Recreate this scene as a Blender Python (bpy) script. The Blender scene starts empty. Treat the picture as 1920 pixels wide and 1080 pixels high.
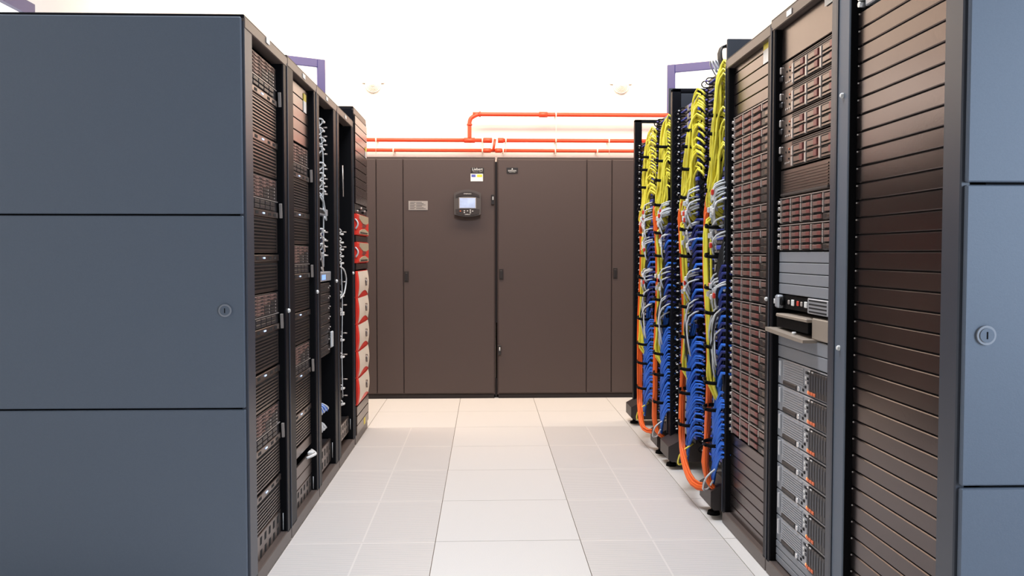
import bpy, math, random
from mathutils import Vector, Matrix
random.seed(7)
PI = math.pi
scn = bpy.context.scene
C = scn.collection

# ------------------------------------------------------------------ camera, world, lights
CAM_H = 1.1885
cam_d = bpy.data.cameras.new('camera'); cam = bpy.data.objects.new('camera', cam_d); C.objects.link(cam)
cam.location = (0, 0, CAM_H)
cam.rotation_euler = (PI/2 - .039, 0, -.034)
cam_d.sensor_width = 36; cam_d.lens = 1652/1920*36
cam_d.shift_x = -7/1920; cam_d.clip_start = .05; cam_d.clip_end = 60
scn.camera = cam
scn.view_settings.view_transform = 'Standard'; scn.view_settings.look = 'None'
scn.view_settings.gamma = 1; scn.view_settings.use_curve_mapping = False
scn.view_settings.exposure = 0.0

world = bpy.data.worlds.new('world'); scn.world = world; world.use_nodes = True
bg = world.node_tree.nodes['Background']
bg.inputs[0].default_value = (.97, .985, 1, 1); bg.inputs[1].default_value = .27

def area(name, loc, target, sx, sy, power, col):
    l = bpy.data.lights.new(name, 'AREA'); l.shape = 'RECTANGLE'; l.size = sx; l.size_y = sy
    l.energy = power; l.color = col
    o = bpy.data.objects.new(name, l); C.objects.link(o); o.location = loc
    o.rotation_euler = (Vector(target)-Vector(loc)).to_track_quat('-Z', 'Y').to_euler()
    return o
# warm lamp over the aisle; other area lights are unseen fills added for brightness
area('back_wall_wash', (0, 6.45, 3.95), (0, 8.6, 2.2), 5.0, .6, 215, (1, .79, .60))  # unseen wash light added to push the back wall to white
area('hall_lamp_aisle', (0, 5.2, 4.7), (0, 5.4, 0), 1.6, 2.6, 26, (1, .66, .40))
area('near_floor_fill', (0, 3.5, 4.7), (0, 3.4, 0), 1.8, 1.0, 205, (.85, .91, 1))  # unseen cool light added overhead to whiten the near floor
area('cool_panel_fill', (2.6, -.3, 1.6), (1.6, 2.0, 1.1), 1.2, 1.8, 74, (.62, .78, 1))  # added cool fill, out of view, to brighten the right rack's side panel

# ------------------------------------------------------------------ materials
def mat(name, col, rough=.5, metal=0., noise=0., nscale=60., bump=0., emit=None, estr=0., coat=0., spec=.5):
    m = bpy.data.materials.new(name); m.use_nodes = True
    nt = m.node_tree; b = nt.nodes['Principled BSDF']
    b.inputs['Base Color'].default_value = (*col, 1); b.inputs['Roughness'].default_value = rough
    b.inputs['Metallic'].default_value = metal; b.inputs['Specular IOR Level'].default_value = spec
    b.inputs['Coat Weight'].default_value = coat
    if emit:
        b.inputs['Emission Color'].default_value = (*emit, 1); b.inputs['Emission Strength'].default_value = estr
    if noise or bump:
        tc = nt.nodes.new('ShaderNodeTexCoord'); n = nt.nodes.new('ShaderNodeTexNoise')
        n.inputs['Scale'].default_value = nscale; n.inputs['Detail'].default_value = 4
        nt.links.new(tc.outputs['Object'], n.inputs['Vector'])
        if noise:
            mx = nt.nodes.new('ShaderNodeMix'); mx.data_type = 'RGBA'
            mx.inputs[6].default_value = (*[c*(1-noise) for c in col], 1)
            mx.inputs[7].default_value = (*[min(1, c*(1+noise)) for c in col], 1)
            nt.links.new(n.outputs['Fac'], mx.inputs[0]); nt.links.new(mx.outputs[2], b.inputs['Base Color'])
        if bump:
            bp = nt.nodes.new('ShaderNodeBump'); bp.inputs['Strength'].default_value = bump; bp.inputs['Distance'].default_value = .001
            nt.links.new(n.outputs['Fac'], bp.inputs['Height']); nt.links.new(bp.outputs['Normal'], b.inputs['Normal'])
    return m
M = dict(
    post=mat('black_powder_coat', (.008, .008, .011), .42, noise=.2, nscale=200, bump=.1, spec=.12),
    inner=mat('black_interior_steel', (.003, .003, .004), .7, spec=.12),
    side=mat('blue_grey_side_paint', (.105, .128, .165), .5, noise=.08, nscale=300, bump=.15),
    trimrail=mat('rack_front_rail', (.05, .055, .07), .4),
    topbar=mat('brown_black_top_bar', (.10, .075, .065), .4),
    blank=mat('satin_black_brown_panel', (.112, .090, .088), .22, metal=.92, noise=.12, nscale=150, bump=.08),
    greyblank=mat('mid_grey_panel', (.25, .26, .285), .5, noise=.05, nscale=120),
    plastic=mat('black_plastic', (.022, .019, .020), .4),
    dplastic=mat('dark_brown_plastic', (.035, .027, .026), .45),
    hole=mat('vent_shadow_black', (.004, .004, .005), .8),
    driveface=mat('brown_drive_face', (.22, .128, .110), .42, metal=.35, noise=.2, nscale=30),
    driveface2=mat('dark_drive_face', (.03, .025, .026), .4),
    latch=mat('red_brown_latch', (.20, .050, .045), .4),
    strip=mat('brushed_strip_metal', (.55, .49, .45), .35, metal=.5),
    silver=mat('silver_bezel', (.44, .45, .48), .4, metal=.35, noise=.05),
    bright=mat('bright_steel', (.75, .75, .76), .3, metal=.6),
    taupe=mat('taupe_server_bezel', (.17, .135, .122), .30, metal=.85, noise=.1),
    white=mat('white_plastic', (.80, .79, .76), .45),
    cream=mat('cream_bezel', (.78, .70, .60), .45),
    red=mat('red_bezel_plastic', (.75, .035, .02), .4),
    tan=mat('tan_mesh_grille', (.42, .36, .25), .55, noise=.35, nscale=400),
    yellowlab=mat('yellow_label', (.75, .62, .05), .5),
    bluelab=mat('blue_label', (.10, .12, .45), .5),
    led=mat('white_led', (.6, .75, 1), .3, emit=(.5, .66, 1), estr=.9),
    amber=mat('amber_led', (1, .3, .05), .3, emit=(1, .25, .04), estr=2.0),
    amber2=mat('orange_drive_latch', (.8, .16, .05), .4),
    bluescr=mat('small_blue_display', (.2, .4, .9), .3, emit=(.3, .5, 1), estr=.8),
    cab=mat('brown_grey_cabinet_paint', (.070, .047, .042), .55, noise=.10, nscale=250, bump=.2),
    cabdark=mat('dark_seam', (.018, .011, .010), .6),
    pipe=mat('red_pipe_paint', (.80, .065, .022), .4),
    clamp=mat('white_clamp', (.8, .72, .62), .5),
    bluecable=mat('blue_cable', (.03, .17, .72), .4),
    dbluecable=mat('dark_blue_cable', (.015, .025, .17), .4),
    yellow=mat('yellow_cable', (.88, .78, .075), .4),
    orange=mat('orange_cable', (.85, .13, .015), .4),
    greycab=mat('pale_grey_cable', (.64, .66, .67), .4),
    blackcab=mat('black_cable', (.012, .012, .014), .45),
    redboot=mat('red_boot', (.7, .05, .03), .4),
    blueport=mat('blue_patch_panel_paint', (.045, .075, .45), .4),
    blueframe=mat('blue_window_frame_paint', (.034, .032, .16), .4),
    portplate=mat('port_label_strip', (.32, .30, .26), .5),
    purple=mat('purple_boot', (.16, .13, .42), .4),
    wall=mat('white_wall_paint', (.86, .83, .78), .8, noise=.02, nscale=3),
    detector=mat('off_white_luminaire', (.84, .80, .70), .6),
    pane=mat('glowing_white_pane', (1, .98, .95), .2, emit=(1, .97, .92), estr=1.3),  # panes emit by themselves to stand for the bright white behind the glass
    screen=mat('lcd_screen', (.35, .42, .6), .15, noise=.6, nscale=18, emit=(.5, .58, .8), estr=.35),
)
def floor_mat():
    m = bpy.data.materials.new('cream_floor_laminate'); m.use_nodes = True; nt = m.node_tree; b = nt.nodes['Principled BSDF']
    tc = nt.nodes.new('ShaderNodeTexCoord'); n = nt.nodes.new('ShaderNodeTexNoise'); n.inputs['Scale'].default_value = 350
    nt.links.new(tc.outputs['Object'], n.inputs['Vector'])
    mx = nt.nodes.new('ShaderNodeMix'); mx.data_type = 'RGBA'
    mx.inputs[6].default_value = (.70, .655, .61, 1); mx.inputs[7].default_value = (.84, .81, .775, 1)
    nt.links.new(n.outputs['Fac'], mx.inputs[0]); nt.links.new(mx.outputs[2], b.inputs['Base Color'])
    b.inputs['Roughness'].default_value = .38; return m
def perf_mat():
    m = bpy.data.materials.new('slotted_floor_grille'); m.use_nodes = True; nt = m.node_tree; b = nt.nodes['Principled BSDF']
    L = nt.links
    tc = nt.nodes.new('ShaderNodeTexCoord'); sp = nt.nodes.new('ShaderNodeSeparateXYZ'); L.new(tc.outputs['Object'], sp.inputs[0])
    def math_(op, a, bb=None):
        n = nt.nodes.new('ShaderNodeMath'); n.operation = op
        for i, v in enumerate((a, bb)):
            if v is None: continue
            if isinstance(v, (int, float)): n.inputs[i].default_value = v
            else: L.new(v, n.inputs[i])
        return n.outputs[0]
    fy = math_('FRACT', math_('MULTIPLY', sp.outputs[1], 1/.0133))
    slot = math_('LESS_THAN', fy, .36)
    fx = math_('FRACT', math_('MULTIPLY', math_('ADD', sp.outputs[0], 10.4094), 1/.3))
    ex = math_('MULTIPLY', math_('GREATER_THAN', fx, .012), math_('LESS_THAN', fx, .988))
    gy = math_('FRACT', math_('MULTIPLY', math_('ADD', sp.outputs[1], 2.9952), 1/.6))
    ey = math_('MULTIPLY', math_('GREATER_THAN', gy, .022), math_('LESS_THAN', gy, .978))
    k = math_('MULTIPLY', slot, math_('MULTIPLY', ex, ey))
    mx = nt.nodes.new('ShaderNodeMix'); mx.data_type = 'RGBA'
    mx.inputs[6].default_value = (.80, .755, .715, 1); mx.inputs[7].default_value = (.53, .505, .49, 1)
    L.new(k, mx.inputs[0]); L.new(mx.outputs[2], b.inputs['Base Color'])
    b.inputs['Roughness'].default_value = .4; b.inputs['Metallic'].default_value = .1
    return m
M['floor'] = floor_mat(); M['perf'] = perf_mat()
M['joint'] = mat('floor_joint', (.16, .12, .09), .8)
M['underfloor'] = mat('underfloor_dark', (.10, .08, .07), .9)

# ------------------------------------------------------------------ mesh helpers
class MB:
    def __init__(s): s.v = []; s.f = []; s.m = []; s.mats = []; s.cur = 0; s.smooth = []
    def mat(s, name):
        m = M[name]
        if m not in s.mats: s.mats.append(m)
        s.cur = s.mats.index(m); return s
    def face(s, idx, sm=False): s.f.append(idx); s.m.append(s.cur); s.smooth.append(sm)
    def box(s, x0, x1, y0, y1, z0, z1):
        n = len(s.v)
        s.v += [(x0,y0,z0),(x1,y0,z0),(x1,y1,z0),(x0,y1,z0),(x0,y0,z1),(x1,y0,z1),(x1,y1,z1),(x0,y1,z1)]
        for q in ((0,3,2,1),(4,5,6,7),(0,1,5,4),(1,2,6,5),(2,3,7,6),(3,0,4,7)): s.face([n+i for i in q])
        return s
    def cbox(s, x0, x1, y0, y1, z0, z1, c=.002):
        """box whose front (-y) edges are chamfered by c"""
        n = len(s.v)
        s.v += [(x0,y1,z0),(x1,y1,z0),(x1,y1,z1),(x0,y1,z1),
                (x0,y0+c,z0),(x1,y0+c,z0),(x1,y0+c,z1),(x0,y0+c,z1),
                (x0+c,y0,z0+c),(x1-c,y0,z0+c),(x1-c,y0,z1-c),(x0+c,y0,z1-c)]
        for q in ((0,3,2,1)[::1],(0,1,5,4),(1,2,6,5),(2,3,7,6),(3,0,4,7),(4,5,9,8),(5,6,10,9),(6,7,11,10),(7,4,8,11),(8,9,10,11)):
            s.face([n+i for i in q])
        return s
    def rbox(s, x0, x1, y0, y1, z0, z1, b=.003):
        """box with all twelve edges chamfered"""
        n = len(s.v); X = (x0, x1); Y = (y0, y1); Z = (z0, z1); idx = {}
        for i in (0,1):
            for j in (0,1):
                for k in (0,1):
                    dx = b*(1-2*i); dy = b*(1-2*j); dz = b*(1-2*k)
                    idx[i,j,k,'x'] = len(s.v); s.v.append((X[i], Y[j]+dy, Z[k]+dz))
                    idx[i,j,k,'y'] = len(s.v); s.v.append((X[i]+dx, Y[j], Z[k]+dz))
                    idx[i,j,k,'z'] = len(s.v); s.v.append((X[i]+dx, Y[j]+dy, Z[k]))
        def q(L): s.face([idx[a] for a in L])
        for a in (0,1):
            r = (lambda L: L[::-1]) if a else (lambda L: L)
            q(r([(a,0,0,'x'),(a,0,1,'x'),(a,1,1,'x'),(a,1,0,'x')]))
            q(r([(0,a,0,'y'),(1,a,0,'y'),(1,a,1,'y'),(0,a,1,'y')]))
            q(r([(0,0,a,'z'),(0,1,a,'z'),(1,1,a,'z'),(1,0,a,'z')]))
        for a in (0,1):
            for c in (0,1):
                q([(0,a,c,'y'),(1,a,c,'y'),(1,a,c,'z'),(0,a,c,'z')])
                q([(a,0,c,'x'),(a,1,c,'x'),(a,1,c,'z'),(a,0,c,'z')])
                q([(a,c,0,'x'),(a,c,1,'x'),(a,c,1,'y'),(a,c,0,'y')])
        for i in (0,1):
            for j in (0,1):
                for k in (0,1): q([(i,j,k,'x'),(i,j,k,'y'),(i,j,k,'z')])
        return s
    def cyl(s, p0, p1, r, n=12, r1=None, caps=True):
        p0 = Vector(p0); p1 = Vector(p1); d = (p1-p0).normalized(); a = d.orthogonal().normalized(); b = d.cross(a)
        r1 = r if r1 is None else r1; k = len(s.v)
        for p, rr in ((p0, r), (p1, r1)):
            for i in range(n):
                t = 2*PI*i/n; s.v.append(tuple(p + a*rr*math.cos(t) + b*rr*math.sin(t)))
        for i in range(n): s.face([k+i, k+(i+1)%n, k+n+(i+1)%n, k+n+i], True)
        if caps: s.face([k+i for i in range(n)][::-1]); s.face([k+n+i for i in range(n)])
        return s
    def tube(s, pts, r, n=6, smooth=3):
        P = [Vector(p) for p in pts]
        if smooth > 1 and len(P) > 2:
            Q = []
            for i in range(len(P)-1):
                p0 = P[max(0, i-1)]; p1 = P[i]; p2 = P[i+1]; p3 = P[min(len(P)-1, i+2)]
                for j in range(smooth):
                    t = j/smooth
                    Q.append(.5*((2*p1)+(p2-p0)*t+(2*p0-5*p1+4*p2-p3)*t*t+(3*p1-p0-3*p2+p3)*t**3))
            Q.append(P[-1]); P = Q
        k = len(s.v); a = None
        for i, p in enumerate(P):
            d = (P[min(i+1, len(P)-1)]-P[max(i-1, 0)])
            d = d.normalized() if d.length > 1e-9 else Vector((0, 0, 1))
            a = d.orthogonal().normalized() if a is None else (a-d*a.dot(d)).normalized()
            b = d.cross(a)
            for j in range(n):
                t = 2*PI*j/n; s.v.append(tuple(p+a*r*math.cos(t)+b*r*math.sin(t)))
        for i in range(len(P)-1):
            for j in range(n):
                s.face([k+i*n+j, k+i*n+(j+1)%n, k+(i+1)*n+(j+1)%n, k+(i+1)*n+j], True)
        s.face([k+j for j in range(n)][::-1]); s.face([k+(len(P)-1)*n+j for j in range(n)])
        return s
    def prism(s, poly, y0, y1):
        """polygon in x,z extruded along y"""
        n = len(s.v); k = len(poly)
        s.v += [(x, y0, z) for x, z in poly]+[(x, y1, z) for x, z in poly]
        s.face(list(range(n, n+k))); s.face(list(range(n+k, n+2*k))[::-1])
        for i in range(k): s.face([n+i, n+k+i, n+k+(i+1)%k, n+(i+1)%k])
        return s
    def build(s, name, parent=None, label=None):
        me = bpy.data.meshes.new(name); me.from_pydata(s.v, [], s.f)
        for m in s.mats: me.materials.append(m)
        me.polygons.foreach_set('material_index', s.m); me.polygons.foreach_set('use_smooth', s.smooth)
        me.update()
        o = bpy.data.objects.new(name, me); C.objects.link(o)
        if parent: o.parent = parent
        if label: o['label'] = label
        return o

def tag(o, label, cat, group=None, kind=None):
    if label: o['label'] = label
    if cat: o['category'] = cat
    if group: o['group'] = group
    if kind: o['kind'] = kind
    return o
def struct(o): o['kind'] = 'structure'; return o
def empty(name, loc, rz=0):
    o = bpy.data.objects.new(name, None); C.objects.link(o); o.location = loc; o.rotation_euler = (0, 0, rz); o.empty_display_size = .05; return o
KIDS = {}
def kids(o): return [c for c in bpy.data.objects if c.parent == o]
def copy_tree(o, parent=None, tree=None):
    tree = tree if tree is not None else KIDS[o.name]
    c = o.copy(); C.objects.link(c)
    if parent: c.parent = parent
    for ch, sub in tree: copy_tree(ch, c, sub)
    return c
def index(o, allo=None):
    """remember a thing's parts and sub-parts"""
    def walk(p): return [(c, walk(c)) for c in p.children]
    KIDS[o.name] = walk(o)
ORD = 'topmost second third fourth fifth sixth seventh eighth ninth tenth eleventh twelfth thirteenth fourteenth fifteenth sixteenth seventeenth eighteenth nineteenth twentieth'.split()
def ordw(i):
    if i == 0: return 'topmost'
    if i < 20: return ORD[i]+' from top'
    tens = {20: 'twenty', 30: 'thirty', 40: 'forty'}; n = i+1
    t = n//10*10; u = n % 10
    if u == 0: return {20: 'twentieth', 30: 'thirtieth', 40: 'fortieth'}[t]+' from top'
    return tens[t]+'-'+['', 'first', 'second', 'third', 'fourth', 'fifth', 'sixth', 'seventh', 'eighth', 'ninth'][u]+' from top'
ones = ORD
PROTO = {}
def put(key, maker, loc, rz, label, cat, group):
    """first call builds the kind, later ones copy it with its parts"""
    if key not in PROTO:
        o = maker(); PROTO[key] = o; index_after.append(o)
        bpy.context.view_layer.update(); index(o)
    else:
        p = PROTO[key]; o = copy_tree(p, None, KIDS[p.name])
    o.location = loc; o.rotation_euler = (0, 0, rz); tag(o, label, cat, group)
    return o
index_after = []
def text_mesh(body, size, name, material, parent, loc, rot=(PI/2, 0, 0), align='CENTER', extrude=.0004):
    cu = bpy.data.curves.new(name, 'FONT'); cu.body = body; cu.size = size; cu.align_x = align; cu.align_y = 'CENTER'; cu.extrude = extrude
    tmp = bpy.data.objects.new(name, cu); C.objects.link(tmp)
    bpy.context.view_layer.update()
    me = bpy.data.meshes.new_from_object(tmp.evaluated_get(bpy.context.evaluated_depsgraph_get()))
    bpy.data.objects.remove(tmp); me.materials.clear(); me.materials.append(M[material])
    o = bpy.data.objects.new(name, me); C.objects.link(o); o.parent = parent; o.location = loc; o.rotation_euler = rot
    return o

# ------------------------------------------------------------------ the setting
XL, XR = -.81, 1.044
GX, GY, T = -.2094, 3.6048, .6
b = MB()
g = .0016
for i in range(-5, 7):
    for j in range(-8, 10):
        x0 = GX+i*T; y0 = GY+j*T
        perf = (i in (-1, 1)) and y0 < GY+4*T-.01 and y0 > -2
        b.mat('perf' if perf else 'floor')
        b.cbox(0, 0, 0, 0, 0, 0, 0) if False else None
        gg = g if not perf else .001
        n = len(b.v); c = .0012
        X0, X1, Y0, Y1 = x0+g, x0+T-g, y0+gg, y0+T-gg
        b.v += [(X0,Y0,-.03),(X1,Y0,-.03),(X1,Y1,-.03),(X0,Y1,-.03),(X0,Y0,0),(X1,Y0,0),(X1,Y1,0),(X0,Y1,0)]
        for q in ((4,5,6,7),(0,1,5,4),(1,2,6,5),(2,3,7,6),(3,0,4,7)): b.face([n+k for k in q])
b.mat('joint').box(GX-5*T, GX+7*T, GY-8*T, GY+10*T, -.06, -.003-.0)
fl = struct(b.build('floor'))
WX0, WX1, WY1, WZ = -2.62, 3.3, 8.45, 4.8
b = MB().mat('wall'); b.box(WX0-.2, WX1+.2, WY1, WY1+.2, -.05, WZ); struct(b.build('wall_back'))
b = MB().mat('wall'); b.box(WX1, WX1+.2, -1.2, WY1, -.05, WZ); struct(b.build('wall_right'))
# left wall with the opening of the side window
b = MB().mat('wall')
wy0, wy1, wz0, wz1 = 3.7, 5.22, .95, 2.62
b.box(WX0-.2, WX0, -1.2, wy0, -.05, WZ); b.box(WX0-.2, WX0, wy1, WY1, -.05, WZ)
b.box(WX0-.2, WX0, wy0, wy1, -.05, wz0); b.box(WX0-.2, WX0, wy0, wy1, wz1, WZ)
struct(b.build('wall_left'))
w = struct(empty('window_3', (WX0, (wy0+wy1)/2, wz0)))
hw = (wy1-wy0)/2; hh = wz1-wz0
b = MB().mat('blueframe')
b.box(-.03, .03, -hw, -hw+.075, 0, hh); b.box(-.03, .03, hw-.075, hw, 0, hh); b.box(-.03, .03, -hw+.075, hw-.075, hh-.075, hh); b.box(-.03, .03, -hw+.075, hw-.075, 0, .075)
b.build('window_frame', w)
MB().mat('pane').box(-.012, .0, -hw+.075, hw-.075, .075, hh-.075).build('pane', w)
# blue framed sashes standing ajar near the back wall
def sash(name, far, ang, width, z0, z1, fw=.07):
    """far = hinge foot by the wall, ang = direction of the leaf"""
    w = struct(empty(name, (far[0], far[1], z0), ang))
    h = z1-z0; b = MB().mat('blueframe')
    b.rbox(0, fw, -.03, .03, 0, h, .004); b.rbox(width-fw, width, -.03, .03, 0, h, .004)
    b.rbox(fw, width-fw, -.03, .03, h-fw, h, .004); b.rbox(fw, width-fw, -.03, .03, 0, fw, .004)
    b.build('sash_frame', w)
    MB().mat('pane').box(fw, width-fw, -.006, .006, fw, h-fw).build('pane', w)
    return w
sash('window_1', (-1.50, 8.33), PI+math.radians(30), 1.05, 1.75, 2.985, .075)
sash('window_2', (1.72, 8.33), -math.radians(27), 1.1, 1.75, 2.96, .075)

# ------------------------------------------------------------------ server room cabinets at the back (cooling units)
def cabinet(x0, x1, seams, door, name_label, handles, hinge):
    y = 7.2; H = 1.975; root = empty('cooling_cabinet', ((x0+x1)/2, y, 0)); ox = (x0+x1)/2
    tag(root, name_label, 'cabinet', 'brown-grey cooling cabinets across the end of the aisle')
    b = MB().mat('cab'); b.rbox(x0-ox, x1-ox, .02, .88, .028, H, .004); b.build('carcass', root)
    b = MB().mat('cabdark'); b.box(x0-ox+.01, x1-ox-.01, .012, .80, 0, .03); b.build('plinth', root)
    xs = [x0+.006]+seams+[x1-.006]
    for i in range(len(xs)-1):
        a, c = xs[i]+.0035-ox, xs[i+1]-.0035-ox
        nm = 'door' if (xs[i], xs[i+1]) in door else 'front_panel'
        d = MB().mat('cab').cbox(a, c, 0, .02, .045, H-.022, .003).build(nm, root)
        for hx, hz in handles:
            if xs[i] < hx < xs[i+1]:
                hb = MB().mat('cabdark'); hb.rbox(hx-ox-.018, hx-ox+.018, -.004, .0, hz-.045, hz+.045, .002)
                hb.mat('plastic').rbox(hx-ox-.010, hx-ox+.008, -.010, -.003, hz-.034, hz+.030, .002)
                hb.build('handle', d)
    return root
ca = cabinet(-1.45, .078, [-1.12, -.888, -.670], [(-.670, .072)], 'brown-grey cooling cabinet with a curved control display, left of the centre gap', [(-.645, 1.002)], 1)
cb = cabinet(.094, 1.70, [.827, 1.033], [(.1, .827)], 'brown-grey cooling cabinet with a small dark name plate, right of the centre gap', [(.127, 1.020), (1.062, 1.028)], 0)
oxa = (-1.45+.078)/2; oxb = (.094+1.70)/2
MB().mat('cabdark').box(.0785-oxa, .0935-oxa, .05, .07, .62, 1.94).box(.0785-oxa, .0935-oxa, .05, .07, .0, .16).build('gap_shade_strip', ca)  # dark strips added so the gap between the cabinets looks shaded
# hinges
for nm, oxx, x, z in (('hinge', oxa, .058, 1.629), ('hinge', oxb, .112, .40)):
    b = MB().mat('plastic').rbox(x-oxx-.013, x-oxx+.013, -.016, .0, z-.04, z+.04, .002); b.mat('bright').rbox(x-oxx-.004, x-oxx+.006, -.022, -.014, z-.005, z+.022, .002)
    b.build(nm, ca if oxx == oxa else cb)
# display with curved outline
disp = empty('control_display', (-.147, 7.192, 1.598)); disp.scale = (1.15, 1, .97); tag(disp, 'dark curved control display with a small screen on the left cooling cabinet', 'display')
poly = []
for i in range(13):
    t = -1+2*i/12; poly.append((.094*t, -.095-.018*(1-t*t)))
for i in range(13):
    t = 1-2*i/12; poly.append((.094*t, .082+.030*(1-t*t)))
poly = [(x*(1+.10*(1-min(1, abs(z)/.09))), z) for x, z in poly]
M['display'] = mat('grey_brown_display_plastic', (.085, .072, .068), .4)
MB().mat('display').prism(poly, -.030, .008).build('housing', disp)
top = [(.082*(-1+2*i/12), .066+.026*(1-(-1+2*i/12)**2)) for i in range(13)]
MB().mat('dplastic').prism([(x, .046+.018*(1-(x/.082)**2)) for x, _ in top]+top[::-1], -.034, -.029).build('upper_band', disp)
MB().mat('dplastic').prism([(-.085, -.052), (.085, -.052), (.08, -.088), (.04, -.102), (-.04, -.102), (-.08, -.088)], -.035, -.029).build('keypad', disp)
MB().mat('strip').box(-.060, .060, -.0335, -.029, -.046, .046).build('screen_bezel', disp)
MB().mat('screen').box(-.055, .055, -.0350, -.033, -.041, .041).build('screen', disp)
for bx, bz, c in ((-.05, -.068, 'amber2'), (-.022, -.066, 'white'), (0, -.066, 'white'), (.020, -.058, 'white'), (.020, -.070, 'white'), (.020, -.082, 'white'), (.036, -.068, 'white'), (-.022, -.080, 'white')):
    MB().mat(c).rbox(bx-.0045, bx+.0045, -.0375, -.0345, bz-.0028, bz+.0028, .0006).build('button', disp)
text_mesh('EMERSON', .012, 'logo', 'white', disp, (0, -.0343, .076))
text_mesh('Liebert', .013, 'logo', 'white', disp, (0, -.0353, -.095))
# plates on the doors
pl = MB().mat('plastic').rbox(-.052, .052, -.004, 0, -.023, .023, .002); pl = pl.build('name_plate'); pl.location = (-.067, 7.199, 1.864)
tag(pl, 'small black name plate with white lettering above the yellow and blue sticker', 'sign')
text_mesh('Liebert', .030, 'lettering', 'white', pl, (0, -.0043, .009)); text_mesh('Hiross HPM', .016, 'lettering', 'strip', pl, (0.002, -.0043, -.012))
st = MB().mat('white').box(-.050, .050, -.0015, 0, -.031, .031); st.mat('bluelab').box(-.043, -.010, -.002, -.0014, .003, .024); st.mat('yellowlab').box(.002, .044, -.002, -.0014, .003, .024)
st = st.build('sticker'); st.location = (-.072, 7.199, 1.807); tag(st, 'white sticker with blue and yellow blocks above the control display', 'label')
st = MB().mat('strip').box(-.078, .078, -.0015, 0, -.037, .037); st.mat('driveface2')
for k in range(6):
    z = .026-.0105*k; st.box(-.066, -.030 if k % 2 else -.02, -.002, -.0014, z-.0016, z+.0016); st.box(-.016, .03+.03*((k*7) % 3)/2, -.002, -.0014, z-.0016, z+.0016)
st = st.build('sticker'); st.location = (-.548, 7.199, 1.579); tag(st, 'silver type plate with lines of small print on the left cooling cabinet door', 'label')
pl = MB().mat('plastic').rbox(-.046, .046, -.004, 0, -.023, .023, .002); pl = pl.build('name_plate'); pl.location = (.216, 7.199, 1.866)
tag(pl, 'small black plate with a white logo on the right cooling cabinet door', 'sign')
text_mesh('EMERSON', .015, 'lettering', 'white', pl, (0, -.0043, -.004)); text_mesh('Network Power', .008, 'lettering', 'white', pl, (0, -.0043, -.014))
b = MB().mat('white').prism([(-.006, .008), (0, .005), (.006, .008), (.003, .013), (0, .018), (-.003, .013)], -.0048, -.0038); b.build('emblem', pl)

# ------------------------------------------------------------------ red pipes on the back wall
PY = 8.30
def pipe(pts, label, joints=(), r=.018):
    b = MB().mat('pipe').tube(pts, r, 12, 5 if len(pts) > 2 else 1); o = b.build('red_pipe'); tag(o, label, 'pipe', 'red pipes on the back wall')
    for j, (a, c) in enumerate(joints):
        MB().mat('pipe').cyl(a, c, r*1.35, 12).build('coupling', o)
    return o
Z1, Z2, Z3 = 2.248, 2.153, 2.49
pipe([(-1.6, PY, Z1), (.062, PY, Z1)], 'upper red pipe running along the back wall left of the gap', [((-.20, PY, Z1), (-.10, PY, Z1)), ((-.02, PY, Z1), (.06, PY, Z1))])
pipe([(-1.6, PY, Z2), (.062, PY, Z2)], 'lower red pipe on the back wall above the left cooling cabinet', [((-.02, PY, Z2), (.05, PY, Z2))], .0160)
pipe([(.115, PY, Z1), (2.4, PY, Z1)], 'upper red pipe running along the back wall right of the gap', [((.115, PY, Z1), (.17, PY, Z1))])
pipe([(.062, PY, Z2), (2.4, PY, Z2)], 'lower red pipe on the back wall above the right cooling cabinet', [((.09, PY, Z2), (.15, PY, Z2))], .0160)
pipe([(-.15, PY, Z1+.012), (-.15, PY, 2.36), (-.15, PY, 2.41), (-.137, PY, 2.45), (-.10, PY, 2.476), (-.05, PY, Z3), (.1, PY, Z3), (2.4, PY, Z3)], 'red pipe rising with an elbow and running high along the back wall',
     [((-.15, PY, 2.385), (-.15, PY, 2.40)), ((-.06, PY, Z3), (-.045, PY, Z3)), ((.50, PY, Z3), (.58, PY, Z3))], .0195)
pipe([(.088, PY-.02, Z1+.01), (.070, PY-.02, Z2-.01)], 'short sloping red link joining the two pipes at the gap', (), .012)
for x, z, dz, lab in ((-1.02, Z1, .13, 'left end of upper left pipe'), (-.86, Z2, .05, 'left end of lower left pipe'), (-.03, Z1, .13, 'upper left pipe beside the gap'), (-.03, Z2, .05, 'lower left pipe beside the gap'),
                 (.19, Z1, .13, 'upper right pipe beside the gap'), (.165, Z2, .05, 'lower right pipe beside the gap'), (.66, Z3, .37, 'high pipe'), (.66, Z1, .05, 'middle of upper right pipe'), (.655, Z2, .05, 'middle of lower right pipe'), (1.16, Z1, .13, 'right end of upper right pipe'), (1.05, Z2, .05, 'right end of lower right pipe')):
    o = MB().mat('clamp').cyl((x-.006, PY, z), (x+.006, PY, z), .0215, 12)
    o.rbox(x-.006, x+.006, PY, WY1, z-.006, z+.006, .001)
    o.cyl((x, PY-.02, z), (x, PY-.02, z-dz), .0018, 6)
    tag(o.build('pipe_clamp'), 'white pipe clamp at the '+lab, 'clamp', 'white clamps on the red pipes')
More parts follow.
